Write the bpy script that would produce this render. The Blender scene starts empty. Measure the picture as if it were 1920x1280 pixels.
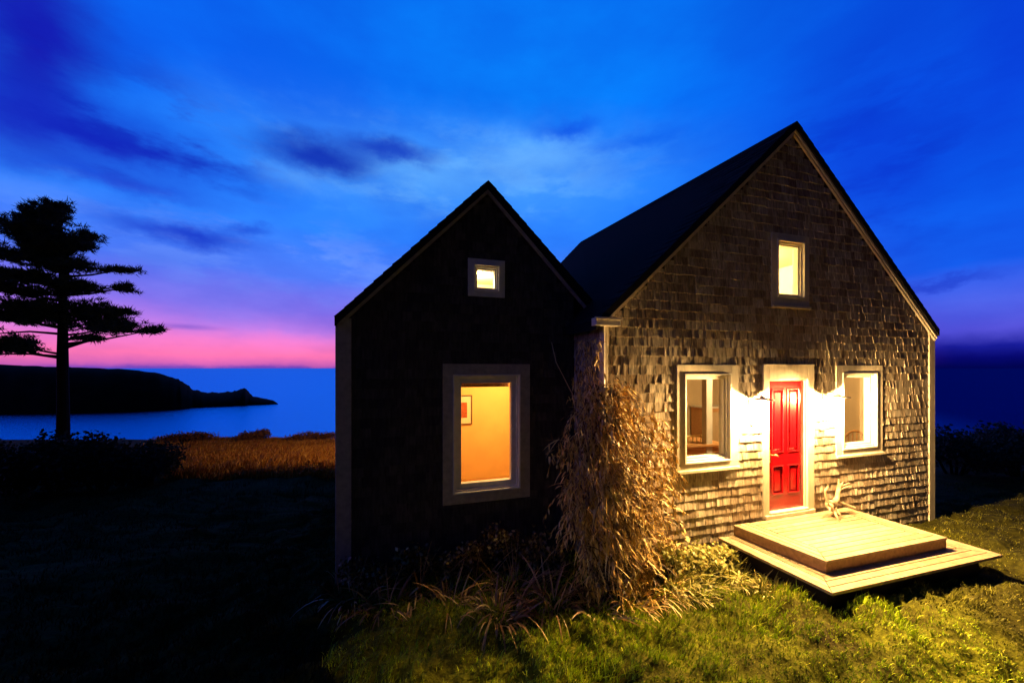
import bpy, math, random
import numpy as np
from mathutils import Vector, noise

random.seed(7)
RNG = np.random.default_rng(7)
scene = bpy.context.scene
COL = scene.collection
R = math.radians
YAW = R(17.0)
CS, SN = math.cos(YAW), math.sin(YAW)
EYE = 2.9

def cam_to_world(r, f):            # metres right of / ahead of the viewpoint -> ground plan
    return (r * CS + f * SN, -r * SN + f * CS)

def srgb(r, g, b):
    def c(v):
        v /= 255.0
        return v / 12.92 if v <= 0.04045 else ((v + 0.055) / 1.055) ** 2.4
    return (c(r), c(g), c(b), 1.0)

# ------------------------------------------------------------------ materials
def new_mat(name):
    m = bpy.data.materials.new(name)
    m.use_nodes = True
    nt = m.node_tree
    return m, nt, nt.nodes['Principled BSDF']

def ramp(nt, fac, stops, interp='LINEAR'):
    n = nt.nodes.new('ShaderNodeValToRGB')
    n.color_ramp.interpolation = interp
    el = n.color_ramp.elements
    el[0].position, el[0].color = stops[0]
    el[1].position, el[1].color = stops[-1]
    for p, c in stops[1:-1]:
        e = el.new(p); e.color = c
    if fac is not None:
        nt.links.new(fac, n.inputs[0])
    return n

def noise_node(nt, scale, detail=4, vec=None, rough=0.55, stretch=None):
    n = nt.nodes.new('ShaderNodeTexNoise')
    n.inputs['Scale'].default_value = scale
    n.inputs['Detail'].default_value = detail
    n.inputs['Roughness'].default_value = rough
    if vec is None:
        g = nt.nodes.new('ShaderNodeNewGeometry'); vec = g.outputs['Position']
    if stretch:
        mp = nt.nodes.new('ShaderNodeMapping')
        mp.inputs['Scale'].default_value = stretch
        nt.links.new(vec, mp.inputs['Vector']); vec = mp.outputs['Vector']
    nt.links.new(vec, n.inputs['Vector'])
    return n

def mixrgb(nt, fac, a, b, mode='MIX'):
    n = nt.nodes.new('ShaderNodeMix'); n.data_type = 'RGBA'; n.blend_type = mode
    for sock, v in ((n.inputs[0], fac), (n.inputs[6], a), (n.inputs[7], b)):
        if isinstance(v, (int, float)): sock.default_value = v
        elif isinstance(v, tuple): sock.default_value = v
        else: nt.links.new(v, sock)
    return n.outputs[2]

def math_node(nt, op, a, b=None, c=None, clamp=False):
    n = nt.nodes.new('ShaderNodeMath'); n.operation = op; n.use_clamp = clamp
    for i, v in enumerate((a, b, c)):
        if v is None: continue
        if isinstance(v, (int, float)): n.inputs[i].default_value = v
        else: nt.links.new(v, n.inputs[i])
    return n.outputs[0]

def add_bump(nt, bsdf, height, strength=0.3, dist=0.01):
    b = nt.nodes.new('ShaderNodeBump')
    b.inputs['Strength'].default_value = strength
    b.inputs['Distance'].default_value = dist
    nt.links.new(height, b.inputs['Height'])
    nt.links.new(b.outputs['Normal'], bsdf.inputs['Normal'])

def island_mat(name, stops, rough=0.8, grain=None, spec=0.3, grain_amt=0.5, bump=0.3):
    """each separate piece takes its own tone from the ramp; grain adds weathering"""
    m, nt, b = new_mat(name)
    g = nt.nodes.new('ShaderNodeNewGeometry')
    rp = ramp(nt, g.outputs['Random Per Island'], stops)
    col = rp.outputs[0]
    if grain:
        n = noise_node(nt, grain[0], 5, stretch=grain[1])
        r2 = ramp(nt, n.outputs[0], [(0.3, (1 - grain_amt,) * 3 + (1,)), (0.7, (1.15, 1.15, 1.15, 1))])
        col = mixrgb(nt, 1.0, col, r2.outputs[0], 'MULTIPLY')
        add_bump(nt, b, n.outputs[0], bump, 0.006)
    nt.links.new(col, b.inputs['Base Color'])
    b.inputs['Roughness'].default_value = rough
    b.inputs['Specular IOR Level'].default_value = spec
    return m

def flat_mat(name, col, rough=0.6, nscale=6, var=0.25, spec=0.3, metal=0.0, bump=0.15, stretch=None):
    m, nt, b = new_mat(name)
    n = noise_node(nt, nscale, 5, stretch=stretch)
    r = ramp(nt, n.outputs[0], [(0.25, tuple(c * (1 - var) for c in col) + (1,)), (0.75, tuple(min(1, c * (1 + var * .6)) for c in col) + (1,))])
    nt.links.new(r.outputs[0], b.inputs['Base Color'])
    b.inputs['Roughness'].default_value = rough
    b.inputs['Metallic'].default_value = metal
    b.inputs['Specular IOR Level'].default_value = spec
    if bump: add_bump(nt, b, n.outputs[0], bump, 0.004)
    return m

def emit_mat(name, col, strength):
    m, nt, b = new_mat(name)
    b.inputs['Base Color'].default_value = col
    b.inputs['Emission Color'].default_value = col
    b.inputs['Emission Strength'].default_value = strength
    return m

def glass_mat(name):
    m = bpy.data.materials.new(name); m.use_nodes = True
    nt = m.node_tree; nt.nodes.clear()
    out = nt.nodes.new('ShaderNodeOutputMaterial')
    tr = nt.nodes.new('ShaderNodeBsdfTransparent'); tr.inputs[0].default_value = (.95, .95, .93, 1)
    gl = nt.nodes.new('ShaderNodeBsdfGlossy'); gl.inputs['Roughness'].default_value = 0.02
    fc = nt.nodes.new('ShaderNodeLayerWeight'); fc.inputs[0].default_value = .5
    lw = nt.nodes.new('ShaderNodeMath'); lw.operation = 'MULTIPLY_ADD'
    pw = nt.nodes.new('ShaderNodeMath'); pw.operation = 'POWER'; pw.inputs[1].default_value = 4.0
    nt.links.new(fc.outputs['Facing'], pw.inputs[0]); nt.links.new(pw.outputs[0], lw.inputs[0])
    lw.inputs[1].default_value = .6; lw.inputs[2].default_value = .04
    mx = nt.nodes.new('ShaderNodeMixShader')
    nt.links.new(lw.outputs[0], mx.inputs[0]); nt.links.new(tr.outputs[0], mx.inputs[1])
    nt.links.new(gl.outputs[0], mx.inputs[2]); nt.links.new(mx.outputs[0], out.inputs[0])
    return m

def g3(r, g, b): return (r, g, b, 1)
LAMP_L = 16000
M = {}
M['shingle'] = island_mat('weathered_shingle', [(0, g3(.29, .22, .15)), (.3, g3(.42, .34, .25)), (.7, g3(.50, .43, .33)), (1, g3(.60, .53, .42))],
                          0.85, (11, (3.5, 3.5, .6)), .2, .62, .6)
M['shingle_dark'] = island_mat('dark_shingle', [(0, g3(.06, .055, .05)), (1, g3(.11, .10, .09))], .85, (9, (3.5, 3.5, .55)), .2, .45, .5)  # darker shingle tones for the wing front
M['backing'] = flat_mat('dark_sheathing', (.05, .035, .025), .9)
M['trim'] = flat_mat('cream_trim', (.62, .56, .44), .5, 14, .22, .4, stretch=(1, 1, .3))
M['sash'] = flat_mat('white_sash', (.74, .71, .62), .4, 10, .12, .5)
M['wing_trim'] = flat_mat('weathered_casing', (.48, .44, .40), .7, 12, .3, .3)
M['wing_sash'] = flat_mat('grey_white_sash', (.82, .82, .84), .5, 10, .14, .4)
M['roof'] = island_mat('asphalt_roof', [(0, g3(.012, .012, .014)), (1, g3(.028, .027, .03))], 1.0, (60, (1, 1, 1)), .03, .4, .4)
M['door'] = flat_mat('red_gloss_paint', (.22, .0010, .004), .22, 5, .15, .6, bump=.05)
M['brass'] = flat_mat('brass', (.7, .5, .22), .3, 30, .1, .5, 1.0)
M['iron'] = flat_mat('dark_iron', (.05, .045, .04), .5, 30, .2, .4, .6)
M['gutter'] = flat_mat('pale_gutter', (.72, .66, .55), .4, 12, .15, .5)
M['deck'] = island_mat('deck_board', [(0, g3(.27, .20, .12)), (.5, g3(.35, .27, .165)), (1, g3(.43, .34, .22))], .65, (14, (1, 1, 1)), .3, .35, .25)
M['deck_side'] = flat_mat('deck_fascia', (.30, .19, .09), .75, 20, .35)
M['under_shade'] = flat_mat('under_deck_shade', (.02, .014, .01), .9)  # near-black colour paints the shade under the lower deck
M['bone'] = flat_mat('bleached_bone', (.42, .34, .23), .55, 25, .28, .35, bump=.4)
M['glass'] = glass_mat('window_glass')
M['plaster_orange'] = flat_mat('ochre_plaster', (.80, .50, .17), .9, 3, .08, .2, bump=.05)
M['plaster_cream'] = flat_mat('cream_plaster', (.80, .66, .36), .9, 3, .08, .2, bump=.05)
M['plaster_tan'] = flat_mat('tan_plaster', (.44, .32, .17), .9, 3, .1, .2, bump=.05)
M['plank'] = flat_mat('interior_wood', (.48, .24, .08), .55, 9, .3, .35, stretch=(.4, 3, 3))
M['darkwood'] = flat_mat('dark_interior_wood', (.16, .06, .02), .5, 9, .3, .35)
M['paper'] = flat_mat('picture_mount', (.8, .66, .4), .8, 3, .05)
M['picture'] = flat_mat('picture_ink', (.45, .10, .03), .8, 16, .6)
M['yellow'] = flat_mat('pale_yellow_paint', (.85, .68, .28), .5, 8, .1)
M['bulb'] = emit_mat('lamp_shade_glass', g3(1, .58, .20), LAMP_L)
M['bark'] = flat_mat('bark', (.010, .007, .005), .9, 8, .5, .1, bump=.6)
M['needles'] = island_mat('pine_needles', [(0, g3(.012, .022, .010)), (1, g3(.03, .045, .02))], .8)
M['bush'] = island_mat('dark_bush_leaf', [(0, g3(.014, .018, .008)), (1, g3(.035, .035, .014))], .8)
M['rusty'] = island_mat('rusty_bush_leaf', [(0, g3(.10, .03, .008)), (1, g3(.2, .07, .015))], .8)
M['vine'] = island_mat('dry_vine_leaf', [(0, g3(.07, .03, .006)), (.15, g3(.18, .09, .015)), (.4, g3(.62, .38, .08)), (.75, g3(.86, .62, .18)), (1, g3(.92, .76, .36))], .55, None, .4)
M['stem'] = island_mat('vine_stem', [(0, g3(.2, .1, .035)), (1, g3(.55, .4, .2))], .7)
M['strap'] = island_mat('dry_strap_leaf', [(0, g3(.10, .055, .015)), (.5, g3(.32, .18, .055)), (.85, g3(.5, .34, .11)), (1, g3(.75, .62, .3))], .5, None, .45)
M['strapgreen'] = island_mat('green_strap_leaf', [(0, g3(.12, .14, .02)), (.5, g3(.32, .32, .06)), (1, g3(.6, .5, .16))], .5, None, .4)

# ------------------------------------------------------------------ mesh helpers
class MB:
    def __init__(s): s.v, s.f = [], []
    def add(s, vs, fs):
        o = len(s.v); s.v += [tuple(p) for p in vs]; s.f += [tuple(i + o for i in f) for f in fs]
    def box(s, x0, x1, y0, y1, z0, z1):
        s.add([(x0, y0, z0), (x1, y0, z0), (x1, y1, z0), (x0, y1, z0), (x0, y0, z1), (x1, y0, z1), (x1, y1, z1), (x0, y1, z1)],
              [(0, 3, 2, 1), (4, 5, 6, 7), (0, 1, 5, 4), (1, 2, 6, 5), (2, 3, 7, 6), (3, 0, 4, 7)])
    def prism(s, quad, dvec):
        n = len(quad)
        top = [tuple(a + b for a, b in zip(p, dvec)) for p in quad]
        s.add(list(quad) + top, [tuple(range(n)), tuple(range(2 * n - 1, n - 1, -1))] + [(i, i + n, (i + 1) % n + n, (i + 1) % n) for i in range(n)])
    def tube(s, pts, rad, n=8):
        pts = [Vector(p) for p in pts]
        if not hasattr(rad, '__len__'): rad = [rad] * len(pts)
        vs, fs = [], []
        prev = None
        for i, p in enumerate(pts):
            d = (pts[min(i + 1, len(pts) - 1)] - pts[max(i - 1, 0)]).normalized()
            if prev is None:
                a = Vector((0, 0, 1)) if abs(d.z) < .9 else Vector((1, 0, 0))
                u = d.cross(a).normalized()
            else:
                u = (prev - d * prev.dot(d)).normalized()
            prev = u; w = d.cross(u)
            for k in range(n):
                t = 2 * math.pi * k / n
                vs.append(p + (u * math.cos(t) + w * math.sin(t)) * rad[i])
        for i in range(len(pts) - 1):
            for k in range(n):
                fs.append((i * n + k, i * n + (k + 1) % n, (i + 1) * n + (k + 1) % n, (i + 1) * n + k))
        fs += [tuple(range(n - 1, -1, -1)), tuple((len(pts) - 1) * n + k for k in range(n))]
        s.add(vs, fs)
    def build(s, name, mat, parent=None, smooth=False, bevel=0):
        me = bpy.data.meshes.new(name)
        me.from_pydata(s.v, [], s.f); me.update()
        me.materials.append(M[mat] if isinstance(mat, str) else mat)
        if smooth: me.shade_smooth()
        o = bpy.data.objects.new(name, me); COL.objects.link(o)
        if parent is not None: attach(o, parent)
        if bevel:
            b = o.modifiers.new('bevel', 'BEVEL'); b.width = bevel; b.segments = 2; b.limit_method = 'ANGLE'
        return o

def abs_loc(o):
    l = Vector(o.location)
    while o.parent: o = o.parent; l = l + Vector(o.location)
    return l
def attach(o, parent):
    o.parent = parent; o.location = -abs_loc(parent)

def tag(o, label=None, cat=None, group=None, kind=None):
    for k, v in (('label', label), ('category', cat), ('group', group), ('kind', kind)):
        if v: o[k] = v
    return o
def thing(name, loc, label, cat, group=None):
    o = bpy.data.objects.new(name, None); o.location = loc; o.empty_display_size = .2
    COL.objects.link(o); return tag(o, label, cat, group)

# ================================================================== THE COTTAGE
MY = 4.42                      # front wall of the main gable
WY = 5.29                      # front wall of the recessed wing
BACK = 11.6
ML, MR, MX = 2.63, 9.61, 6.03
EZ, PEAK = 3.56, 6.70
WL, WX, WR = -.74, 1.235, 3.0
WEZ, WSL = 3.55, .975
def main_top(x): return EZ + (PEAK - EZ) * ((x - ML) / (MX - ML) if x < MX else (MR - x) / (MR - MX))
def wing_top(x): return WEZ + WSL * ((x - WL) if x < WX else (2 * WX - WL - x))

cottage = thing('cottage', (6.0, 5.0, 0), 'weathered shingle cottage with twin gables, lit windows and a panelled red front door', 'house')

def wall_with_holes(x0, x1, topf, knees, holes, y0, y1, zb=-.3):
    m = MB()
    xs = sorted(set([x0, x1] + [k for k in knees if x0 < k < x1] + [h[0] for h in holes] + [h[1] for h in holes]))
    for a, b in zip(xs[:-1], xs[1:]):
        hs = sorted([h for h in holes if h[0] <= a + 1e-6 and h[1] >= b - 1e-6], key=lambda h: h[2])
        z = zb
        segs = []
        for h in hs: segs.append((z, z, h[2], h[2])); z = h[3]
        segs.append((z, z, topf(b), topf(a)))
        for (za, zb_, zc, zd) in segs:
            m.prism([(a, y0, za), (b, y0, zb_), (b, y0, zc), (a, y0, zd)], (0, y1 - y0, 0))
    return m

# openings: x0,x1,z0,z1 (hole in the wall); casing outer
HL = (3.93, 4.78, 1.52, 2.82); CL = (3.80, 4.92, 1.42, 2.95)
HR = (7.17, 8.04, 1.52, 2.82); CR = (7.03, 8.19, 1.42, 2.95)
HU = (5.70, 6.30, 4.02, 4.93); CU = (5.59, 6.40, 3.88, 5.03)
HD = (5.53, 6.36, .60, 2.72);  CD = (5.41, 6.50, .56, 2.96)
HW = (.74, 1.74, 1.12, 2.81);  CW = (.60, 1.89, .98, 2.96)
HS = (1.03, 1.43, 4.00, 4.40); CSM = (.955, 1.50, 3.93, 4.47)

wm = wall_with_holes(ML, MR, lambda x: main_top(x) - .02, [MX], [HL, HR, HU, HD], MY, MY + .16)
wm.box(ML, ML + .16, MY + .16, BACK, -.3, EZ + .05)
wm.box(MR - .16, MR, MY + .16, BACK, -.3, EZ + .05)
wm.prism([(ML + .16, BACK, -.3), (ML + .16, BACK, main_top(ML + .16)), (MX, BACK, main_top(MX)), (MR - .16, BACK, main_top(MR - .16)), (MR - .16, BACK, -.3)], (0, -.15, 0))
main_wall = wm.build('wall', 'backing', cottage)
ww = wall_with_holes(WL, ML, lambda x: wing_top(x) - .02, [WX], [HW, HS], WY, WY + .16)
ww.box(WL, WL + .16, WY + .16, BACK, -.3, WEZ + .05)
ww.prism([(WL + .16, BACK, -.3), (WL + .16, BACK, wing_top(WL + .16)), (WX, BACK, wing_top(WX)), (ML, BACK, wing_top(ML)), (ML, BACK, -.3)], (0, -.15, 0))
wing_wall = ww.build('wall', 'backing', cottage)
wing_wall['label'] = 'dark wall of the smaller recessed gable'

def shingles(u0, u1, topf, rects, place, z0=-.05, course=.130, seed=1, zmax=8, minw=.06, maxw=.20):
    """place(u, out, z) -> xyz. Overlapping tapered shingles with cupped, uneven butts."""
    rnd = random.Random(seed)
    m = MB()
    z = z0; row = 0
    while z < zmax:
        u = u0 - rnd.random() * .1
        while u < u1:
            w = rnd.uniform(minw, maxw)
            gap = rnd.uniform(.002, .010)
            zb = z + rnd.uniform(-.006, .006) - (rnd.random() < .05) * .015
            zt = z + course + .03
            pieces = [(max(u, u0), min(u + w - gap, u1), zb, zt)]
            for (a, b, c, d) in rects:
                nx = []
                for (p, q, lo, hi) in pieces:
                    if hi <= c + .001 or lo >= d - .001 or q <= a or p >= b: nx.append((p, q, lo, hi)); continue
                    if p < a: nx.append((p, a, lo, hi))
                    if q > b: nx.append((b, q, lo, hi))
                    pm, qm = max(p, a), min(q, b)
                    if lo < c: nx.append((pm, qm, lo, c))
                    if hi > d + .02: nx.append((pm, qm, d, hi))
                pieces = nx
            for (p, q, zb2, hi) in pieces:
                if q - p < .012: continue
                zt2 = min(hi, topf(p) - .03, topf(q) - .03, zmax + .05)
                if zt2 - zb2 < .012: continue
                k = (zt2 - zb2) / (course + .03)
                th = rnd.uniform(.0135, .023); cup = rnd.uniform(-.001, .007) * min(1, (q - p) / .12)
                if rnd.random() < .09: cup += .009
                lean = rnd.uniform(-.0012, .0012)
                mid = (p + q) / 2
                top = .004 + th * (1 - k)
                e0, e1 = th + cup + lean, th + cup * rnd.uniform(.3, 1) - lean
                sl = rnd.uniform(-.003, .003)
                vs = [place(p, .002, zb2), place(mid, .002, zb2), place(q, .002, zb2),
                      place(p, e0, zb2), place(mid, th, zb2), place(q, e1, zb2),
                      place(p, top, zt2), place(mid, top, zt2), place(q, top, zt2),
                      place(p, 0.0, zt2), place(q, 0.0, zt2)]
                m.add(vs, [(0, 1, 4, 3), (1, 2, 5, 4), (3, 4, 7, 6), (4, 5, 8, 7), (0, 3, 6, 9), (2, 10, 8, 5), (6, 7, 8, 10, 9)])
            u += w
        z += course; row += 1
    return m
CB = .11
sm = shingles(ML + CB * .0 + .05, MR - CB, main_top, [CL, CR, CU, CD], lambda u, o, z: (u, MY - o, z), zmax=6.9, seed=3)
so = sm.build('shingle_cladding', 'shingle', main_wall)
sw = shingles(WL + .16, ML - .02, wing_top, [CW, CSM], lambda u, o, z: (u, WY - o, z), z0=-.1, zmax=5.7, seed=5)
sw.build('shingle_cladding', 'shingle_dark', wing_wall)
ss = shingles(MY + .05, WY - .03, lambda u: EZ, [], lambda u, o, z: (ML - o, u, z), zmax=3.5, seed=9)
ss.build('shingle_cladding', 'shingle', main_wall)
sl_ = shingles(WY + .1, BACK, lambda u: WEZ, [], lambda u, o, z: (WL - o, u, z), zmax=3.5, seed=11, course=.15)
sl_.build('shingle_cladding', 'shingle', wing_wall)
sr_ = shingles(MY + .1, BACK, lambda u: EZ, [], lambda u, o, z: (MR + o, u, z), zmax=3.5, seed=12, course=.15)
sr_.build('shingle_cladding', 'shingle', main_wall)

# corner boards
m = MB(); m.box(MR - CB, MR + .03, MY - .032, MY + .0, -.1, EZ + .02); m.box(MR + .03, MR + .055, MY - .032, MY + .1, -.1, EZ)
m.build('corner_board', 'trim', cottage, bevel=.004)
m = MB(); m.box(ML - .032, ML + .05, MY - .030, MY + .0, -.1, EZ); m.box(ML - .032, ML - .002, MY, MY + .05, -.1, EZ)
m.build('corner_board', 'trim', cottage, bevel=.004)
m = MB(); m.box(WL - .03, WL + .16, WY - .034, WY, -.2, WEZ + .0)
m.build('corner_board', 'wing_trim', cottage, bevel=.004)

# roofs ------------------------------------------------------------------
def roof_slope(name, xe, ze, xr, zr, y0, y1, zr_back, parent, th=.11, mat='roof', rows=True):
    """slab from eave (xe) to ridge (xr) plus courses of roofing tabs laid on it"""
    m = MB()
    m.add([(xe, y0, ze), (xr, y0, zr), (xr, y1, zr_back), (xe, y1, ze),
           (xe, y0, ze - th), (xr, y0, zr - th), (xr, y1, zr_back - th), (xe, y1, ze - th)],
          [(0, 1, 2, 3), (7, 6, 5, 4), (0, 4, 5, 1), (1, 5, 6, 2), (2, 6, 7, 3), (3, 7, 4, 0)])
    L = math.hypot(xr - xe, zr - ze); n = int(L / .16)
    d = Vector((xr - xe, 0, zr - ze)).normalized(); nn = Vector((-d.z, 0, d.x))
    if nn.z < 0: nn = -nn
    rnd = random.Random(int(abs(xe) * 100))
    for i in range(n):
        yy = y0
        while yy < y1:
            w = rnd.uniform(.25, .4); t0 = i * L / n - .0; t1 = t0 + L / n + .02
            p0 = min(yy + w - .006, y1)
            def P(t, y, o):
                tz = t / L
                zz = ze + (zr - ze) * tz + (zr_back - zr) * tz * (y - y0) / (y1 - y0)
                return (xe + (xr - xe) * tz + nn.x * o, y, zz + nn.z * o)
            o1 = rnd.uniform(.010, .016)
            m.add([P(t0, yy, .001), P(t0, p0, .001), P(t0, yy, o1), P(t0, p0, o1), P(min(t1, L), yy, .003), P(min(t1, L), p0, .003)],
                  [(0, 1, 3, 2), (2, 3, 5, 4), (0, 2, 4), (1, 5, 3)])
            yy += w
    return m.build(name, mat, parent)
OV = .10
RZ = main_top(MX) + .10
roof_slope('roof', ML - .16, EZ - .05, MX, RZ, MY - OV, BACK, RZ + .45, cottage)
roof_slope('roof', MR + .04, EZ + .05, MX + .001, RZ, MY - OV, BACK, RZ + .45, cottage)
WRZ = wing_top(WX) + .10
roof_slope('roof', WL - .03, WEZ + .0, WX, WRZ, WY - .10, BACK, WRZ, cottage)
roof_slope('roof', 2 * WX - WL + .1, WEZ + .0, WX + .001, WRZ, WY - .10, BACK, WRZ, cottage)
# rake (barge) boards under the roof edge
def rake(xa, za, xb, zb, y, h=.12, t=.03, mat='trim'):
    m = MB()
    m.prism([(xa, y, za - h), (xb, y, zb - h), (xb, y, zb), (xa, y, za)], (0, -t, 0))
    m.prism([(xa, y - t, za - .035), (xb, y - t, zb - .035), (xb, y - t, zb), (xa, y - t, za)], (0, -.018, 0))
    return m.build('rake_board', mat, cottage)
rake(ML - .05, EZ + .05 - .1, MX, RZ - .115, MY - .03, .075, .03)
rake(MR + .02, EZ + .02 - .09, MX, RZ - .115, MY - .03, .075, .03)
rake(WL - .0, WEZ - .08, WX, WRZ - .115, WY - .03, .05, .03, 'wing_trim')
rake(2 * WX - WL - .02, WEZ - .08, WX, WRZ - .115, WY - .03, .05, .03, 'wing_trim')
# eave return, gutter and downpipe at the left corner of the main gable
m = MB(); m.box(2.44, 2.80, MY - .15, MY - .02, 3.455, 3.555); m.box(2.42, 2.82, MY - .165, MY - .135, 3.53, 3.56)
g = m.build('eave_return', 'gutter', cottage, bevel=.004)
m = MB(); m.tube([(2.60, MY - .06, 3.46), (2.60, MY - .06, 1.9), (2.60, MY - .06, .3)], .017, 8)
m.build('downpipe', 'gutter', g)

# windows ------------------------------------------------------------------
def window(casing, hole, y, trim, sash, cw_top=.0, sill=True, sw=.07, recess=.085, label=None, brow=True):
    x0, x1, z0, z1 = casing; a, b, c, d = hole
    rnd = random.Random(int(x0 * 100))
    m = MB(); f = y - .028
    m.box(x0, a, f, y, z0, z1); m.box(b, x1, f, y, z0, z1)
    m.box(a, b, f, y, d, z1); m.box(a, b, f, y, z0, c)
    w = m.build('window', trim, cottage, bevel=.003)
    if label: w['label'] = label
    if sill:
        m = MB(); m.box(x0 - .005, x1 + .005, f - .03, f + .001, z0 - .03, z0 + .012)
        m.build('sill', trim, w, bevel=.004)
    m = MB(); o = .012                      # stepped jamb and sash
    for k, (inset, yy0, yy1) in enumerate(((0, y - .042, y + .06), (.025, y + .0, y + .10), (.042, y + .03, y + .12))):
        i0 = inset; i1 = inset + (.024 if k < 2 else sw - .03)
        A, B, C, D = a + i0, b - i0, c + i0, d - i0
        A2, B2, C2, D2 = a + i1, b - i1, c + i1 , d - i1
        m.box(A, A2, yy0, yy1, C, D); m.box(B2, B, yy0, yy1, C, D)
        m.box(A2, B2, yy0, yy1, D2, D); m.box(A2, B2, yy0, yy1, C, C2)
    fr = m.build('frame', sash, w, bevel=.002)
    m = MB(); i = sw + .005
    m.box(a + i, b - i, y + recess, y + recess + .004, c + i, d - i)
    m.build('pane', 'glass', w)
    return w
window(CL, HL, MY, 'trim', 'sash')
window(CR, HR, MY, 'trim', 'sash')
window(CU, HU, MY, 'trim', 'sash', sw=.06, label='tall narrow window high in the larger gable', brow=False)
window(CW, HW, WY, 'wing_trim', 'wing_sash', sw=.115, label='large window with dull casing in the dark gable', sill=False)
window(CSM, HS, WY, 'wing_sash', 'wing_sash', sw=.06, label='small square window under the smaller peak', sill=False, brow=False)

# door -------------------------------------------------------------------
x0, x1, z0, z1 = CD; a, b, c, d = HD
m = MB(); m.box(x0, a, MY - .036, MY, z0, z1); m.box(b, x1, MY - .036, MY, z0, z1); m.box(a, b, MY - .036, MY, d, z1)
m.box(x0 - .006, x1 + .006, MY - .044, MY - .036, z1 - .02, z1 + .004)
dc = m.build('door_casing', 'trim', cottage, bevel=.004)
m = MB(); m.box(a, b, MY - .06, MY + .12, c, c + .05); m.box(a - .1, b + .12, MY - .07, MY - .036, c - .04, c + .015)
m.build('threshold', 'trim', dc, bevel=.004)
m = MB()                                # jamb reveal
m.box(a, a + .02, MY, MY + .14, c + .05, d); m.box(b - .02, b, MY, MY + .14, c + .05, d); m.box(a + .02, b - .02, MY, MY + .14, d - .02, d)
m.build('jamb', 'trim', dc)
dx0, dx1, dz0, dz1 = a + .023, b - .023, c + .055, d - .024
DY = MY + .02
panels = [(dx0 + .10, dx0 + .355, dz0 + .90, dz1 - .12), (dx1 - .355, dx1 - .10, dz0 + .90, dz1 - .12),
          (dx0 + .10, dx0 + .345, dz0 + .24, dz0 + .70), (dx1 - .345, dx1 - .10, dz0 + .24, dz0 + .70)]
m = MB()
m.box(dx0, dx1, DY + .022, DY + .045, dz0, dz1)
holes = sorted(panels)
xs = sorted(set([dx0, dx1] + [p[0] for p in panels] + [p[1] for p in panels]))
for A, B in zip(xs[:-1], xs[1:]):
    hs = sorted([h for h in panels if h[0] <= A + 1e-6 and h[1] >= B - 1e-6], key=lambda h: h[2]); z = dz0
    for h in hs: m.box(A, B, DY, DY + .022, z, h[2]); z = h[3]
    m.box(A, B, DY, DY + .022, z, dz1)
door = m.build('door', 'door', cottage)
for (A, B, C, D) in panels:
    m = MB()
    for (i, w, yy) in ((0, .020, -.010), (.045, .0, .012)):
        if w:
            m.box(A, A + w, DY + yy, DY + .02, C, D); m.box(B - w, B, DY + yy, DY + .02, C, D)
            m.box(A + w, B - w, DY + yy, DY + .02, D - w, D); m.box(A + w, B - w, DY + yy, DY + .02, C, C + w)
    # raised and bevelled field
    o, q = .032, .062
    m.add([(A + o, DY + .021, C + o), (B - o, DY + .021, C + o), (B - o, DY + .021, D - o), (A + o, DY + .021, D - o),
           (A + q, DY + .004, C + q), (B - q, DY + .004, C + q), (B - q, DY + .004, D - q), (A + q, DY + .004, D - q)],
          [(4, 5, 6, 7), (0, 1, 5, 4), (1, 2, 6, 5), (2, 3, 7, 6), (3, 0, 4, 7)])
    m.build('door_panel', 'door', door, bevel=.005)
m = MB(); hz = dz0 + .86
m.box(dx0 + .015, dx0 + .065, DY - .006, DY, hz - .10, hz + .10)
m.tube([(dx0 + .04, DY - .005, hz + .03), (dx0 + .04, DY - .055, hz + .03), (dx0 + .13, DY - .06, hz + .025), (dx0 + .17, DY - .05, hz + .0)], .009, 8)
m.tube([(dx0 + .04, DY - .005, hz - .05), (dx0 + .04, DY - .02, hz - .05)], .012, 8)
m.build('handle', 'brass', door, smooth=False)

# interiors --------------------------------------------------------------
def room(x0, x1, y0, y1, z0, z1, wallmat, floormat, parent, front=False):
    m = MB(); t = .03
    m.box(x0, x1, y1, y1 + t, z0, z1); m.box(x0 - t, x0, y0, y1 + t, z0, z1); m.box(x1, x1 + t, y0, y1 + t, z0, z1)
    m.box(x0 - t, x1 + t, y0, y1 + t, z1, z1 + t)
    o = m.build('interior_wall', wallmat, parent)
    m = MB(); m.box(x0 - t, x1 + t, y0, y1 + t, z0 - t, z0); m.build('interior_floor', floormat, parent)
    return o
room(2.85, 9.4, MY + .165, 8.2, .62, 3.2, 'plaster_tan', 'plank', cottage)
room(4.6, 7.7, MY + .165, 7.0, 3.3, 5.0, 'plaster_cream', 'plank', cottage)
room(-.5, 2.55, WY + .165, 7.6, .62, 3.05, 'plaster_orange', 'plank', cottage)
room(.2, 2.3, WY + .165, 7.0, 3.2, 4.5, 'plaster_cream', 'plank', cottage)
m = MB(); m.box(5.90, 6.05, 6.0, 6.12, .62, 3.2); m.build('interior_post', 'trim', cottage, bevel=.004)
m = MB(); m.box(HW[0] + .12, HW[1] - .12, WY + .17, WY + .20, 2.62, 2.72); m.build('dark_rail', 'darkwood', cottage)  # dark rail across the top of the wing window

def point_light(name, loc, col, watts, rad):
    l = bpy.data.lights.new(name, 'POINT'); l.color = col; l.energy = watts; l.shadow_soft_size = rad
    o = bpy.data.objects.new(name, l); o.location = loc; COL.objects.link(o); return o
point_light('room_light', (6.9, 5.2, 3.0), (1, .72, .36), 340, .10)
point_light('loft_light', (6.1, 5.9, 4.75), (1, .80, .36), 650, .10)
point_light('wing_light', (1.9, 6.2, 2.85), (1, .68, .26), 170, .10)
point_light('wing_loft_light', (1.3, 6.2, 4.35), (1, .78, .38), 150, .08)

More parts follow.
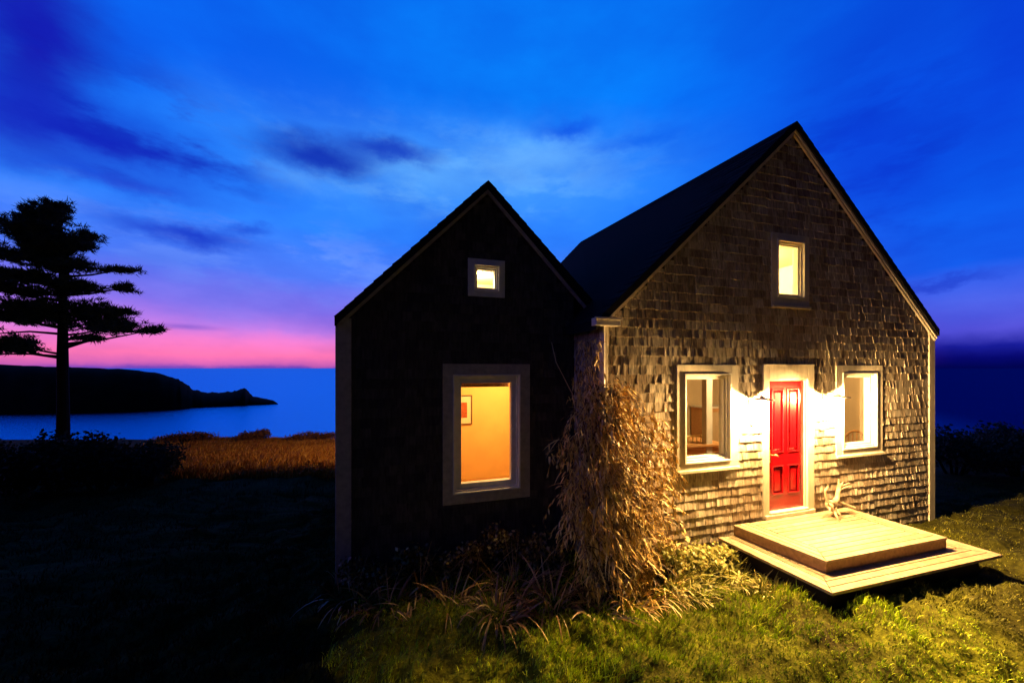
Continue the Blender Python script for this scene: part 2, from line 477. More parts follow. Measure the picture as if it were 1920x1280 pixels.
def framed_picture(loc):
    t = thing('framed_picture', loc, 'small framed picture on the ochre wall behind the large dark gable window', 'picture')
    x, y, z = loc; w, h = .19, .30
    m = MB()
    m.box(x - w, x - w + .022, y - .03, y, z - h, z + h); m.box(x + w - .022, x + w, y - .03, y, z - h, z + h)
    m.box(x - w + .022, x + w - .022, y - .03, y, z + h - .022, z + h); m.box(x - w + .022, x + w - .022, y - .03, y, z - h, z - h + .022)
    m.build('frame', 'darkwood', t)
    m = MB(); m.box(x - w + .02, x + w - .02, y - .012, y - .004, z - h + .02, z + h - .02); m.build('mount', 'paper', t)
    m = MB(); m.box(x - .075, x + .085, y - .018, y - .013, z - .16, z + .15); m.build('print', 'picture', t)
framed_picture((1.27, 7.59, 2.05))

def table(loc):
    x, y, z = loc
    t = thing('table', loc, 'orange wooden table inside the window left of the red door', 'table')
    m = MB(); m.box(x - .8, x + .75, y - .45, y + .45, z + .72, z + .76); m.build('tabletop', 'plank', t, bevel=.005)
    m = MB(); m.box(x - .74, x + .69, y - .39, y + .39, z + .58, z + .719); m.build('apron', 'plank', t)
    for sx in (-.72, .61):
        for sy in (-.38, .32):
            m = MB(); m.box(x + sx, x + sx + .06, y + sy, y + sy + .06, z, z + .579); m.build('leg', 'plank', t)
table((5.6, 6.4, .62))
def tray(loc):
    x, y, z = loc
    t = thing('rack', loc, 'pale yellow rail rack standing on the table behind the left window', 'rack')
    m = MB()
    for k in range(7):
        m = MB(); m.tube([(x - .30 + k * .1, y, z), (x - .30 + k * .1, y, z + .13)], .009, 6); m.build('spindle', 'yellow', t)
    m = MB(); m.tube([(x - .34, y, z + .14), (x + .34, y, z + .14)], .018, 8); m.build('rail', 'yellow', t)
tray((5.75, 6.2, 1.38))
def jug(loc):
    x, y, z = loc
    m = MB()
    m.tube([(x, y, z), (x, y, z + .05), (x, y, z + .14), (x, y, z + .22), (x, y, z + .27)], [.05, .075, .07, .04, .05], 14)
    m.tube([(x + .045, y, z + .22), (x + .11, y, z + .2), (x + .11, y, z + .12), (x + .065, y, z + .08)], .009, 6)
    o = m.build('jug', 'yellow', smooth=True); tag(o, 'pale yellow jug at the left end of the indoor table', 'jug')
jug((5.35, 6.05, 1.38))
def chair(loc, rz):
    t = thing('chair', loc, 'curved-back wooden chair inside the window right of the red door', 'chair'); t.rotation_euler[2] = rz
    def part(m, n, mat='plank'):
        o = m.build(n, mat); o.parent = t; return o
    m = MB(); m.box(-.23, .23, -.22, .22, .43, .47); part(m, 'seat')
    for sx in (-.2, .16):
        for sy in (-.2, .16):
            m = MB(); m.box(sx, sx + .04, sy, sy + .04, 0, .43); part(m, 'leg')
    m = MB()
    pts = [(.24 * math.cos(a), .20, .72 + .30 * math.sin(a)) for a in [R(k) for k in range(-60, 241, 15)]]
    m.tube(pts, .022, 8)
    for sx in (-.12, -.04, .04, .12): m.tube([(sx, .2, .47), (sx, .2, .98)], .010, 6)
    part(m, 'backrest')
chair((8.85, 5.35, .62), R(160))
def dresser(loc):
    x, y, z = loc
    t = thing('cupboard', loc, 'tan cupboard by the back wall behind the right window', 'cupboard')
    m = MB(); m.box(x - .7, x + .7, y - .25, y + .25, z, z + 1.25); m.build('body', 'plank', t, bevel=.005)
    for s in (-1, 1):
        m = MB(); m.box(x + s * .35 - .3, x + s * .35 + .3, y - .27, y - .251, z + .1, z + 1.15); m.build('door', 'plaster_tan', t, bevel=.004)
    m = MB(); m.box(x - .74, x + .74, y - .28, y + .26, z + 1.251, z + 1.29); m.build('top', 'trim', t)
dresser((8.2, 7.9, .62))

# wall lamps -------------------------------------------------------------
def wall_lamp(x, label):
    z = 2.36; y = MY - .025
    t = thing('wall_lamp', (x, y, z), label, 'lamp', 'glowing wall lamps beside the red door')
    m = MB(); m.box(x - .05, x + .05, y - .02, y + .0, z - .08, z + .12); m.build('backplate', 'gutter', t, bevel=.004)
    yc = y - .19
    m = MB(); m.tube([(x, y - .02, z + .10), (x, y - .06, z + .135), (x, yc, z + .13)], .009, 8); m.build('arm', 'gutter', t)
    m = MB(); m.tube([(x, yc, z + .070), (x, yc, z + .082), (x, yc, z + .100), (x, yc, z + .135)], [.152, .148, .05, .010], 20); m.build('cap', 'gutter', t, smooth=False)
    m = MB(); m.tube([(x, yc, z - .100), (x, yc, z - .088)], [.03, .034], 16)
    for k in range(4):
        a = R(45 + 90 * k); m.tube([(x + .032 * math.cos(a), yc + .032 * math.sin(a), z - .09), (x + .062 * math.cos(a), yc + .062 * math.sin(a), z + .075)], .0035, 6)
    m.build('cage', 'gutter', t)
    m = MB()
    zz = [(-.030, .016), (-.024, .034), (.0, .044), (.03, .047), (.056, .044), (.066, .02)]
    m.tube([(x, yc, z + a) for a, _ in zz], [b for _, b in zz], 20); m.build('shade', 'bulb', t, smooth=True)
wall_lamp(5.165, 'glowing wall lamp left of the red door')
wall_lamp(6.765, 'glowing wall lamp right of the red door')
def flood_lamp():
    x, y, z = .6, BACK + .03, 2.9
    t = thing('flood_lamp', (x, y, z), 'lit flood lamp on the rear wall of the smaller gable, over the meadow', 'lamp')
    m = MB(); m.box(x - .1, x + .1, y - .02, y + .05, z - .06, z + .06); m.build('housing', 'iron', t)
    m = MB(); m.box(x - .08, x + .08, y + .052, y + .056, z - .05, z + .05); m.build('lens', emit_mat('flood_lens', g3(1, .6, .25), 9000), t)
flood_lamp()

# ================================================================== DECK
def deck_tier(name, q, ztop, th, parent, border=.30, bw=.098, front_only=None):
    """q = corners back-left, front-left, front-right, back-right"""
    bl, fl, fr, br = [Vector((p[0], p[1], 0)) for p in q]
    W = ((fr - fl).length + (br - bl).length) / 2; D = ((bl - fl).length + (br - fr).length) / 2
    def P(u, v, z):                          # u metres from left, v metres from front
        a = u / W; b = v / D
        p = (fl * (1 - a) + fr * a) * (1 - b) + (bl * (1 - a) + br * a) * b
        return (p.x, p.y, z)
    rnd = random.Random(len(name) * 7 + int(ztop * 100)); m = MB()
    def board(poly):
        dz = rnd.uniform(-.0012, .0012)
        m.prism([P(u, v, ztop + dz - th) for u, v in poly], (0, 0, th))
    g = .0042
    n = int(round(border / bw))
    for i in range(n):                        # side boards, mitred at the front
        u0, u1 = i * bw + g, (i + 1) * bw - g
        board([(u0, u0), (u1, u1), (u1, D), (u0, D)])
        board([(W - u0, u0), (W - u0, D), (W - u1, D), (W - u1, u1)])
    v = 0; i = 0
    while v < D - .01:
        v1 = min(v + bw, D)
        a0 = min(v + g, n * bw) ; a1 = min(v1 - g, n * bw)
        board([(a0 + g * 2, v + g), (W - a0 - g * 2, v + g), (W - a1 - g * 2, v1 - g), (a1 + g * 2, v1 - g)])
        v = v1
    o = m.build(name, 'deck', parent, bevel=.003)
    return o, P, W, D
deck = thing('wooden_deck', (6.1, 3.8, 0), 'two-tier pale timber step platform in front of the red door', 'deck')
LQ = [(4.52, MY - .04), (4.62, 2.93), (7.76, 2.86), (7.66, MY - .04)]
UQ = [(4.80, MY - .045), (4.98, 3.22), (7.29, 3.18), (7.22, MY - .045)]
lo, P, W, D = deck_tier('lower_boards', LQ, .40, .036, deck, .30)
m = MB()
def fascia(m, P, W, D, z0, z1, ins, t=.03):
    for (a, b) in (((ins, D), (ins, ins)), ((ins, ins), (W - ins, ins)), ((W - ins, ins), (W - ins, D))):
        pa, pb = Vector(P(a[0], a[1], z0)), Vector(P(b[0], b[1], z0))
        d = (pb - pa).normalized(); nrm = Vector((-d.y, d.x, 0)) * t
        m.prism([pa, pb, pb + nrm, pa + nrm], (0, 0, z1 - z0))
fascia(m, P, W, D, -.02, .362, .15)
m.build('lower_skirt', 'under_shade', deck)
up, P, W, D = deck_tier('upper_boards', UQ, .555, .03, deck, .29)
m = MB(); fascia(m, P, W, D, .402, .5235, .012, .028); m.build('riser', 'deck_side', deck)

# ================================================================== ANTLER
def antler():
    # profile in a leaning plane standing on the boards: a = along the wall, h = height
    s = .00088                                # metres per traced unit
    nodes = {}
    def n(k, a, h, o, r): nodes[k] = (a * s * 1.30, h * s * .86, o, r)
    n('butt', 1050, -820, -.08, .030); n('b1', 960, -760, -.03, .025); n('b2', 860, -700, .00, .026); n('hub', 780, -660, .01, .034)
    n('u1', 830, -560, .02, .029); n('u2', 860, -450, .03, .026); n('u3', 885, -370, .035, .028); n('t1', 885, -290, .04, .016); n('t1e', 882, -215, .045, .006)
    n('t2', 925, -300, .02, .011); n('t2e', 935, -262, .01, .006)
    n('t3', 950, -340, .01, .012); n('t3e', 1025, -295, -.02, .006)
    n('t4', 965, -385, .0, .013); n('t4e', 1045, -350, -.03, .006)
    n('m1', 700, -680, .0, .055); n('m2', 625, -680, -.02, .062); n('m3', 560, -710, -.05, .050)
    n('l1', 570, -590, -.02, .020); n('l2', 540, -480, -.02, .016); n('l3', 520, -380, -.03, .017); n('l4', 565, -300, -.04, .010); n('l4e', 545, -250, -.05, .005)
    n('k1', 500, -640, -.09, .012); n('k1e', 465, -560, -.11, .006)
    n('k2', 500, -720, -.11, .012); n('k2e', 470, -750, -.13, .006)
    n('d1', 590, -800, -.12, .028); n('d2', 545, -860, -.17, .018); n('d2e', 550, -940, -.21, .006)
    n('d3', 660, -760, -.06, .022); n('d3e', 650, -870, -.16, .007)
    E = [('butt', 'b1'), ('b1', 'b2'), ('b2', 'hub'), ('hub', 'u1'), ('u1', 'u2'), ('u2', 'u3'), ('u3', 't1'), ('t1', 't1e'), ('u3', 't2'), ('t2', 't2e'),
         ('u3', 't3'), ('t3', 't3e'), ('u2', 't4'), ('t4', 't4e'), ('hub', 'm1'), ('m1', 'm2'), ('m2', 'm3'), ('m2', 'l1'), ('l1', 'l2'), ('l2', 'l3'),
         ('l3', 'l4'), ('l4', 'l4e'), ('m3', 'k1'), ('k1', 'k1e'), ('m3', 'k2'), ('k2', 'k2e'), ('m3', 'd1'), ('d1', 'd2'), ('d2', 'd2e'), ('m1', 'd3'), ('d3', 'd3e')]
    keys = list(nodes); me = bpy.data.meshes.new('antler')
    A0 = 780 * s * 1.30; H0 = -860 * s * .86
    X0, Y0, Z0 = 6.72, 4.20, .565
    me.from_pydata([((nodes[k][0] - A0), nodes[k][2], nodes[k][1] - H0) for k in keys], [(keys.index(a), keys.index(b)) for a, b in E], [])
    o = bpy.data.objects.new('antler', me); COL.objects.link(o)
    sk = o.modifiers.new('skin', 'SKIN'); sk.use_smooth_shade = True
    for i, k in enumerate(keys):
        r = nodes[k][3] * 1.15
        me.skin_vertices[0].data[i].radius = (r, r * .75)
    me.skin_vertices[0].data[keys.index('hub')].use_root = True
    sb = o.modifiers.new('sub', 'SUBSURF'); sb.levels = 2; sb.render_levels = 2
    bpy.context.view_layer.update()
    ev = o.evaluated_get(bpy.context.evaluated_depsgraph_get())
    nm = bpy.data.meshes.new_from_object(ev); nm.name = 'antler'
    o.modifiers.clear(); o.data = nm; nm.materials.clear(); nm.materials.append(M['bone']); nm.shade_smooth()
    zmin = min(v.co.z for v in nm.vertices)
    o.location = (X0, Y0, Z0 - zmin - .008)
    tag(o, 'bleached palmate antler resting on the deck beside the red door', 'antler')
antler()

# ================================================================== TERRAIN
def fbm(x, y, s, o=3, seed=0.0):
    v = 0; a = 1; t = 0
    for i in range(o):
        v += a * noise.noise(Vector((x * s, y * s, seed + i * 7.3))); t += a; a *= .5; s *= 2.1
    return v / t
def sstep(a, b, x):
    t = min(1, max(0, (x - a) / (b - a))); return t * t * (3 - 2 * t)
SEA = -22.0
def ground_z(X, Y):
    f = X * SN + Y * CS; r = X * CS - Y * SN
    z = .06
    z -= .10 * max(0, f - 9.5)
    if f > 20.5: z -= 1.15 * (f - 20.5) * sstep(20.5, 24, f)
    z = max(z, -34)
    z += .19 * math.exp(-((X - 5.8) / 2.6) ** 2 - ((Y - 2.5) / .9) ** 2)
    z += .10 * fbm(X, Y, .5, 2, 3.1) * sstep(2, 4, f + 4)
    if f < 14 and abs(r) < 16:
        l = .19 * fbm(X, Y, 2.0, 3, 9.0)
        l += .10 * max(0, .25 - abs(noise.noise(Vector((X * 4.2, Y * 4.2, 2.0))))) * -1.6 + .02
        inside = (X > WL - .1 and Y > WY - .4) or (X > 2.4 and Y > MY - .25 and X < MR + .2)
        if 4.6 < X < 7.7 and 3.0 < Y < 4.5: l -= .10
        z += l * (.3 if inside else 1)
    z += 1.0 * fbm(X, Y, .07, 3, 5.0) * sstep(22, 30, f)
    return z
def axis(segs):
    out = []
    for a, b, st in segs:
        n = max(1, int(round((b - a) / st))); out += [a + (b - a) * i / n for i in range(n)]
    out.append(segs[-1][1]); return out
xs = axis([(-160, -40, 12), (-40, -14, 1.5), (-14, -4, .35), (-4, 9, .05), (9, 14, .1), (14, 30, .8), (30, 160, 12)])
fs_ = axis([(-160, -20, 14), (-20, 1.5, 1.5), (1.5, 8.5, .05), (8.5, 22, .25), (22, 40, 1.2), (40, 100, 8)])
V, F = [], []
for f in fs_:
    for r in xs:
        X, Y = cam_to_world(r, f); V.append((X, Y, ground_z(X, Y)))
nx = len(xs)
for j in range(len(fs_) - 1):
    for i in range(nx - 1):
        F.append((j * nx + i, j * nx + i + 1, (j + 1) * nx + i + 1, (j + 1) * nx + i))
me = bpy.data.meshes.new('ground'); me.from_pydata(V, [], F); me.shade_smooth()
mt, nt, b = new_mat('turf')
n1 = noise_node(nt, 1.3, 5); n2 = noise_node(nt, 18, 6)
c1 = ramp(nt, n1.outputs[0], [(.3, g3(.03, .026, .003)), (.5, g3(.09, .10, .006)), (.7, g3(.17, .19, .010))])
c2 = ramp(nt, n2.outputs[0], [(.3, g3(.45, .42, .4)), (.7, g3(1.4, 1.4, 1.3))])
gp = nt.nodes.new('ShaderNodeNewGeometry'); sp = nt.nodes.new('ShaderNodeSeparateXYZ'); nt.links.new(gp.outputs['Position'], sp.inputs[0])
nz = noise_node(nt, .8, 3)
xx = math_node(nt, 'MULTIPLY_ADD', nz.outputs[0], 2.4, sp.outputs[0])
def edge(v, a, b_):
    n = nt.nodes.new('ShaderNodeMapRange'); n.interpolation_type = 'SMOOTHSTEP'; n.inputs[1].default_value = a; n.inputs[2].default_value = b_
    nt.links.new(v, n.inputs[0]); return n.outputs[0]
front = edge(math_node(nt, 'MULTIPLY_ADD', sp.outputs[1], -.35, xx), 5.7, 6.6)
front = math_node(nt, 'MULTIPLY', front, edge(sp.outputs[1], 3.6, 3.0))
dark_mask = math_node(nt, 'MAXIMUM', front, math_node(nt, 'MAXIMUM', edge(xx, 8.8, 10.2), edge(xx, 1.3, .3)))  # darker turf by the deck; shade painted in at the left
turf = mixrgb(nt, dark_mask, c1.outputs[0], (.034, .034, .004, 1))
nt.links.new(mixrgb(nt, 1.0, turf, c2.outputs[0], 'MULTIPLY'), b.inputs['Base Color'])
b.inputs['Roughness'].default_value = .95; b.inputs['Specular IOR Level'].default_value = .1
add_bump(nt, b, n2.outputs[0], .8, .03)
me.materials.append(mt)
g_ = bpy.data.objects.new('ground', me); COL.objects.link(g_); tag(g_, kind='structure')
g_['label'] = 'bumpy grassy ground falling away towards the sea'

# ---- grass -------------------------------------------------------------
def blades(name, pts, h, w, mat, lean=.6, seed=1, label=None, cat='grass', leanx=.25):
    rg = np.random.default_rng(seed); n = len(pts)
    P = np.array(pts); ang = rg.uniform(0, 2 * np.pi, n)
    hh = h * rg.uniform(.45, 1.35, n) * P[:, 3]; ww = w * rg.uniform(.6, 1.3, n)
    la = rg.uniform(0, 2 * np.pi, n); lm = hh * lean * rg.uniform(.3, 1.4, n)
    sx, sy = np.cos(ang) * ww, np.sin(ang) * ww
    lx, ly = np.cos(la) * lm + leanx * hh, np.sin(la) * lm - .15 * hh
    base = P[:, :3]
    z0 = base[:, 2] - .01
    v = np.zeros((n, 5, 3))
    v[:, 0] = np.stack([base[:, 0] - sx, base[:, 1] - sy, z0], 1); v[:, 1] = np.stack([base[:, 0] + sx, base[:, 1] + sy, z0], 1)
    mx, my, mz = base[:, 0] + lx * .35, base[:, 1] + ly * .35, z0 + hh * .6
    v[:, 2] = np.stack([mx + sx * .8, my + sy * .8, mz], 1); v[:, 3] = np.stack([mx - sx * .8, my - sy * .8, mz], 1)
    v[:, 4] = np.stack([base[:, 0] + lx, base[:, 1] + ly, z0 + hh], 1)
    o = np.arange(n)[:, None] * 5
    loops = np.concatenate([o + 0, o + 1, o + 2, o + 3, o + 3, o + 2, o + 4], 1).ravel()
    me = bpy.data.meshes.new(name)
    me.vertices.add(n * 5); me.vertices.foreach_set('co', v.ravel().astype(np.float32))
    me.loops.add(n * 7); me.loops.foreach_set('vertex_index', loops.astype(np.int32))
    me.polygons.add(n * 2)
    ls = (np.arange(n)[:, None] * 7 + np.array([0, 4])).ravel(); me.polygons.foreach_set('loop_start', ls.astype(np.int32))
    me.update(calc_edges=True); me.validate()
    me.materials.append(mat)
    ob = bpy.data.objects.new(name, me); COL.objects.link(ob)
    tag(ob, label, cat, kind='stuff')
    return ob
M['grass'] = island_mat('grass_blade', [(0, g3(.10, .12, .004)), (.3, g3(.30, .42, .006)), (.75, g3(.46, .64, .010)), (.93, g3(.66, .74, .02)), (1, g3(.85, .80, .12))], .6, None, .3)
M['olive'] = island_mat('olive_grass_blade', [(0, g3(.035, .032, .003)), (.5, g3(.095, .10, .005)), (.9, g3(.16, .17, .01)), (1, g3(.3, .27, .05))], .6, None, .2)  # darker olive-brown blades in front and right of the deck
M['shaded'] = island_mat('shaded_grass_blade', [(0, g3(.008, .007, .002)), (1, g3(.035, .03, .006))], .8, None, .1)  # blade colour darkened to paint the shade left of the cottage
M['meadow'] = island_mat('meadow_blade', [(0, g3(.28, .07, .008)), (.6, g3(.42, .16, .018)), (1, g3(.55, .30, .04))], .7, None, .2)
pts = []; olive = []; shaded = []
rr = random.Random(4)
def in_house(X, Y):
    return (WL - .02 < X < 2.7 and Y > WY - .02) or (ML < X < MR + .05 and Y > MY - .01) or (4.60 < X < 7.72 and 2.95 < Y)and Y<4.5
N = 210000
for i in range(N):
    f = 1.9 + 7.4 * rr.random() ** 1.35
    r = rr.uniform(-1.42, 1.42) * max(f, 2.2)
    X, Y = cam_to_world(r, f)
    if in_house(X, Y) or X > 15: continue
    k = noise.noise(Vector((X * 4.2, Y * 4.2, 2.0)))
    dens = fbm(X, Y, 1.7, 2, 4.0)
    if abs(k) < .09 and rr.random() < .85: continue
    if X > 7.4 and Y < 3 and rr.random() < .5: continue
    if fbm(X, Y, .8, 2, 14.0) < -.18 and rr.random() < .6: continue
    if X < .2 + fbm(X, Y, 1, 2, 8) and rr.random() < .45: continue
    hk = .65 + 2.6 * max(0, dens) + (.5 if Y > 3.0 and X < 4.7 else 0) + (.6 * rr.random() if 4.3 < X < 8.0 and Y > 2.55 else 0)
    wn = fbm(X, Y, .9, 2, 20.0)
    (shaded if X < -.5 + wn * 1.2 + .15 * (Y - 3) else olive if (X + wn * 1.8 + .35 * (3 - Y) > 5.8 and Y < 3.2) or X > 8.2 + wn * 2 else pts).append((X, Y, ground_z(X, Y), hk))
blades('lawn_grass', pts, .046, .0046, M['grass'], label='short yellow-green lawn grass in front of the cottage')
blades('shaded_grass', shaded, .055, .0046, M['shaded'], seed=8, label='low grass painted dark as shade on the unlit ground left of the cottage')
blades('olive_grass', olive, .040, .0042, M['olive'], seed=5, label='dark brownish grass in front of and right of the deck')
pts = []
for i in range(80000):
    f = rr.uniform(9.5, 22.5); r = rr.uniform(-1.4, -.3) * f
    X, Y = cam_to_world(r, f)
    if in_house(X, Y) or r / f < -.93 + .12 * fbm(X, Y, .4, 2, 6.0) + rr.gauss(0, .02): continue
    pts.append((X, Y, ground_z(X, Y), 1 + max(0, fbm(X, Y, .6, 2, 1.0)) * 1.2))
blades('meadow_grass', pts, .15, .016, M['meadow'], lean=.5, seed=2, label='brown dry meadow grass behind the smaller gable')

# ================================================================== PLANTS
def strand(m, p, d, L, w, droop, seg=4, rnd=random, curl=.0):
    """narrow leaf ribbon starting at p along d, bending down by droop"""
    p = Vector(p); d = Vector(d).normalized()
    side = d.cross(Vector((rnd.uniform(-.6, .6), rnd.uniform(-.6, .6), 1))).normalized()
    vs = []; q = p.copy()
    for i in range(seg + 1):
        t = i / seg; ww = w * (1 - t) ** .6 * (.55 + .45 * min(1, t * 4)) + .0006
        vs += [q - side * ww, q + side * ww]
        d = (d + Vector((curl, 0, -droop / seg))).normalized(); q = q + d * (L / seg)
    m.add(vs, [(2 * i, 2 * i + 1, 2 * i + 3, 2 * i + 2) for i in range(seg)])

def climbing_vine():
    rnd = random.Random(21)
    t = thing('climbing_vine', (2.5, 4.2, 0), 'tall tangle of dry straw-coloured vine over the corner between the gables', 'vine')
    cx, cy = 2.60, 4.36
    def prof(pts, z):
        for (za, ra), (zb, rb) in zip(pts[:-1], pts[1:]):
            if z <= zb: return ra + (rb - ra) * (z - za) / (zb - za)
        return pts[-1][1]
    def radius(z, a):
        right = prof([(0, 1.55), (.3, 1.25), (.6, .95), (.9, .78), (1.4, .88), (1.9, .98), (2.2, .78), (2.45, .42), (2.9, .08)], z)
        left = prof([(0, .22), (.5, .38), (1.0, .58), (1.9, .66), (2.25, .52), (2.55, .28), (2.9, .10)], z)
        base = right if math.cos(a) > 0 else left
        return base * (1 + .30 * noise.noise(Vector((math.cos(a) * 2, math.sin(a) * 2, z * 2.3))))
    def place(z, a, q):
        c, s_ = math.cos(a), math.sin(a)
        Rr = radius(z, a) * q
        deep = prof([(0, .30), (.6, .34), (1.4, .36), (2.0, .30), (2.6, .16), (3, .1)], z) * (.55 + .45 * q)
        x = cx + Rr * c; y = cy + deep * s_ * (.55 if c > .35 and z > .5 else 1) - .03
        return x, y
    m = MB(); st = MB()
    for i in range(350):                      # leaf bunches
        z = rnd.random() * 2.62 + .06
        a = rnd.uniform(-math.pi, .05)
        x, y = place(z, a, 1 - .55 * rnd.random() ** 1.3)
        if x > 2.85 and z > .6 and rnd.random() < .62: continue     # thin veil over the lit shingles
        c = math.cos(a)
        sz = rnd.uniform(.07, .17)
        for j in range(22 if x < 2.95 else 15):
            px, py, pz = x + rnd.gauss(0, sz * .62), y + rnd.gauss(0, sz * .4), z + rnd.gauss(0, sz * .6)
            if px > 2.6 and py > MY - .035: continue
            if py > WY - .05: continue
            d = Vector((c * .35 + .22 + rnd.gauss(0, .42), math.sin(a) * .5 + rnd.gauss(0, .35), -.50 + rnd.gauss(0, .60)))
            q = rnd.random()
            if q < .62: strand(m, (px, py, pz), d, rnd.uniform(.05, .14), rnd.uniform(.008, .019), rnd.uniform(.1, 1.3), 3, rnd)
            else: strand(m, (px, py, pz), d, rnd.uniform(.13, .32), rnd.uniform(.004, .009), rnd.uniform(.2, .9), 4, rnd)
    for i in range(480):                    # plume creeping up the downpipe
        z = 2.45 + .85 * rnd.random() ** 1.5; x = 2.52 - rnd.random() * .22 * (3.4 - z) ; y = 4.40 + rnd.uniform(-.13, .5)
        strand(m, (x, y, z), (rnd.uniform(-.5, .4), rnd.uniform(-.6, .2), rnd.uniform(-1, .3)), rnd.uniform(.05, .14), rnd.uniform(.006, .012), .7, 3, rnd)
    for i in range(130):                     # loose shoots arching off the mass
        z = rnd.uniform(.3, 2.5); a = rnd.uniform(-math.pi, .0); x, y = place(z, a, .95)
        d = Vector((math.cos(a) * .8 + rnd.gauss(.1, .3), -.35 + rnd.gauss(0, .2), rnd.uniform(-.6, .7)))
        L = rnd.uniform(.22, .5); p = Vector((x, y, z)); pts = [p.copy()]
        for k in range(6):
            d = (d.normalized() + Vector((.03, 0, -.28))).normalized(); p = p + d * L / 6
            if p.y > MY - .04: p.y = MY - .04
            pts.append(p.copy())
            for q in range(3):
                strand(m, p, d + Vector((rnd.gauss(0, .6), rnd.gauss(0, .5), -.3 + rnd.gauss(0, .4))), rnd.uniform(.04, .10), rnd.uniform(.007, .014), .6, 2, rnd)
        st.tube(pts, [.0035 * (1 - .1 * k) for k in range(7)], 4)
    m.build('leaves', 'vine', t)
    for i in range(120):
        a = rnd.uniform(-math.pi, .1); z0 = rnd.uniform(1.0, 2.7); x0 = cx + .25 * math.cos(a); y0 = cy + .2 * math.sin(a)
        pts = []
        zb = rnd.uniform(.05, z0 - .6)
        for k in range(7):
            q = k / 6; z = z0 + (zb - z0) * q
            x, y = place(z, a, .45 + .6 * q); x += .04 * math.sin(k * 2 + i); y += .02 * math.cos(k * 3 + i)
            pts.append((x, min(y, MY - .05), z))
        st.tube(pts, [.0055 * (1 - .5 * k / 6) for k in range(7)], 5)
    for (xa, ya, za, xb, yb, zb) in ((2.15, 4.1, 2.3, 2.5, 3.8, .7), (2.0, 4.7, 3.25, 2.2, 4.4, 2.5), (2.9, 4.2, 2.2, 3.4, 3.95, .5)):
        st.tube([(xa, ya, za), ((xa + xb) / 2 - .12, (ya + yb) / 2 - .05, (za + zb) / 2 + .1), (xb, yb, zb)], .006, 6)
    for k in range(8):                        # woody trunk canes
        x = cx - .05 + rnd.uniform(-.25, .2)
        st.tube([(x, cy - .12, -.05), (x + rnd.uniform(-.1, .1), cy - .14, .8), (x * .6 + 2.55 * .4, cy - .1, 1.7), (2.55, cy - .06, 2.6)], [.018, .015, .011, .006], 7)
    st.build('stems', 'stem', t)
climbing_vine()

def clump(name, loc, n, L, w, mat, label, cat, group, seed, lean=(0, 0), spread=.10, up=1.0, droop=(1.2, 2.6), stalks=0):
    rnd = random.Random(seed)
    t = thing(name, (loc[0], loc[1], ground_z(loc[0], loc[1]) - .02), label, cat, group); t['kind'] = 'thing'
    m = MB()
    for i in range(n):
        a = rnd.uniform(0, 2 * math.pi); s = rnd.random() ** .5 * spread
        d = Vector((math.cos(a) * rnd.uniform(.2, 1) + lean[0], math.sin(a) * rnd.uniform(.2, 1) + lean[1], up * rnd.uniform(.7, 1.5)))
        strand(m, (math.cos(a) * s, math.sin(a) * s, 0), d, L * rnd.uniform(.25, 1.25), w * rnd.uniform(.5, 1.4), rnd.uniform(*droop), 6, rnd)
    o = m.build('leaves', mat); o.parent = t
    if stalks:
        m = MB()
        for i in range(stalks):
            a = rnd.uniform(0, 6.28); h = L * rnd.uniform(.7, 1.15)
            m.tube([(0, 0, 0), (.06 * math.cos(a), .06 * math.sin(a), h * .5), (.15 * math.cos(a), .15 * math.sin(a), h)], [.005, .004, .002], 5)
        o = m.build('stalks', 'stem'); o.parent = t
    return t
places = [  # x, y, leaf length, count, what tells it apart
    (-.50, 4.95, .55, 90, 'dry reddish strap-leaf clump at the far left corner of the dark gable'),
    (-.10, 4.70, .50, 80, 'low pale strap-leaf clump second from the left wall corner'),
    (.28, 4.95, .62, 85, 'arching brown plant against the wall left of the big dark window'),
    (.62, 4.50, .55, 90, 'wide flopping clump in front of the big window, left side'),
    (1.00, 4.95, .60, 70, 'thin dark clump right below the big window'),
    (1.12, 4.10, .58, 95, 'orange-brown clump nearest the lawn below the big window'),
    (1.42, 4.55, .66, 90, 'tall arching clump below the right edge of the big window'),
    (1.78, 4.10, .55, 95, 'drooping clump between the lawn and the vine, left one'),
    (1.85, 4.85, .60, 70, 'dark clump close to the wall beside the vine'),
    (2.30, 3.95, .50, 90, 'pale leaning clump at the front foot of the vine'),
]
for i, (x, y, L, n, lab) in enumerate(places):
    clump('strap_leaf_plant', (x, y), n, L * .9, .013, 'strap', lab, 'plant', 'dry strap-leaf plants below the dark gable', 40 + i, lean=(.15, -.15), spread=.26, up=.8, droop=(.2, 4.2), stalks=4)
places2 = [
    (2.75, 3.98, .34, 'straw tuft under the left part of the lit vine'),
    (3.10, 4.05, .38, 'bright straw tuft in the middle foot of the lit vine'),
    (3.42, 4.15, .42, 'tall yellow-green tuft between the vine and the shingles'),
    (3.55, 3.92, .30, 'low leafy tuft at the lawn edge right of the vine'),
    (3.90, 4.18, .36, 'green-yellow tuft against the shingles under the left window'),
    (3.98, 3.95, .30, 'leaning leafy tuft left of the deck corner, front one'),
    (4.30, 4.15, .30, 'green tuft touching the back left edge of the deck'),
    (4.36, 3.85, .24, 'small tuft hanging over the left deck edge'),
    (4.48, 3.45, .18, 'tiny tuft beside the middle of the left deck edge'),
]
for i, (x, y, L, lab) in enumerate(places2):
    clump('leafy_tuft', (x, y), 230, L, .0095, 'strapgreen' if i > 1 else 'vine', lab, 'grass tuft', 'leafy tufts between the vine and the deck', 80 + i,
          lean=(.3, -.15), spread=.24, droop=(.4, 3.0))

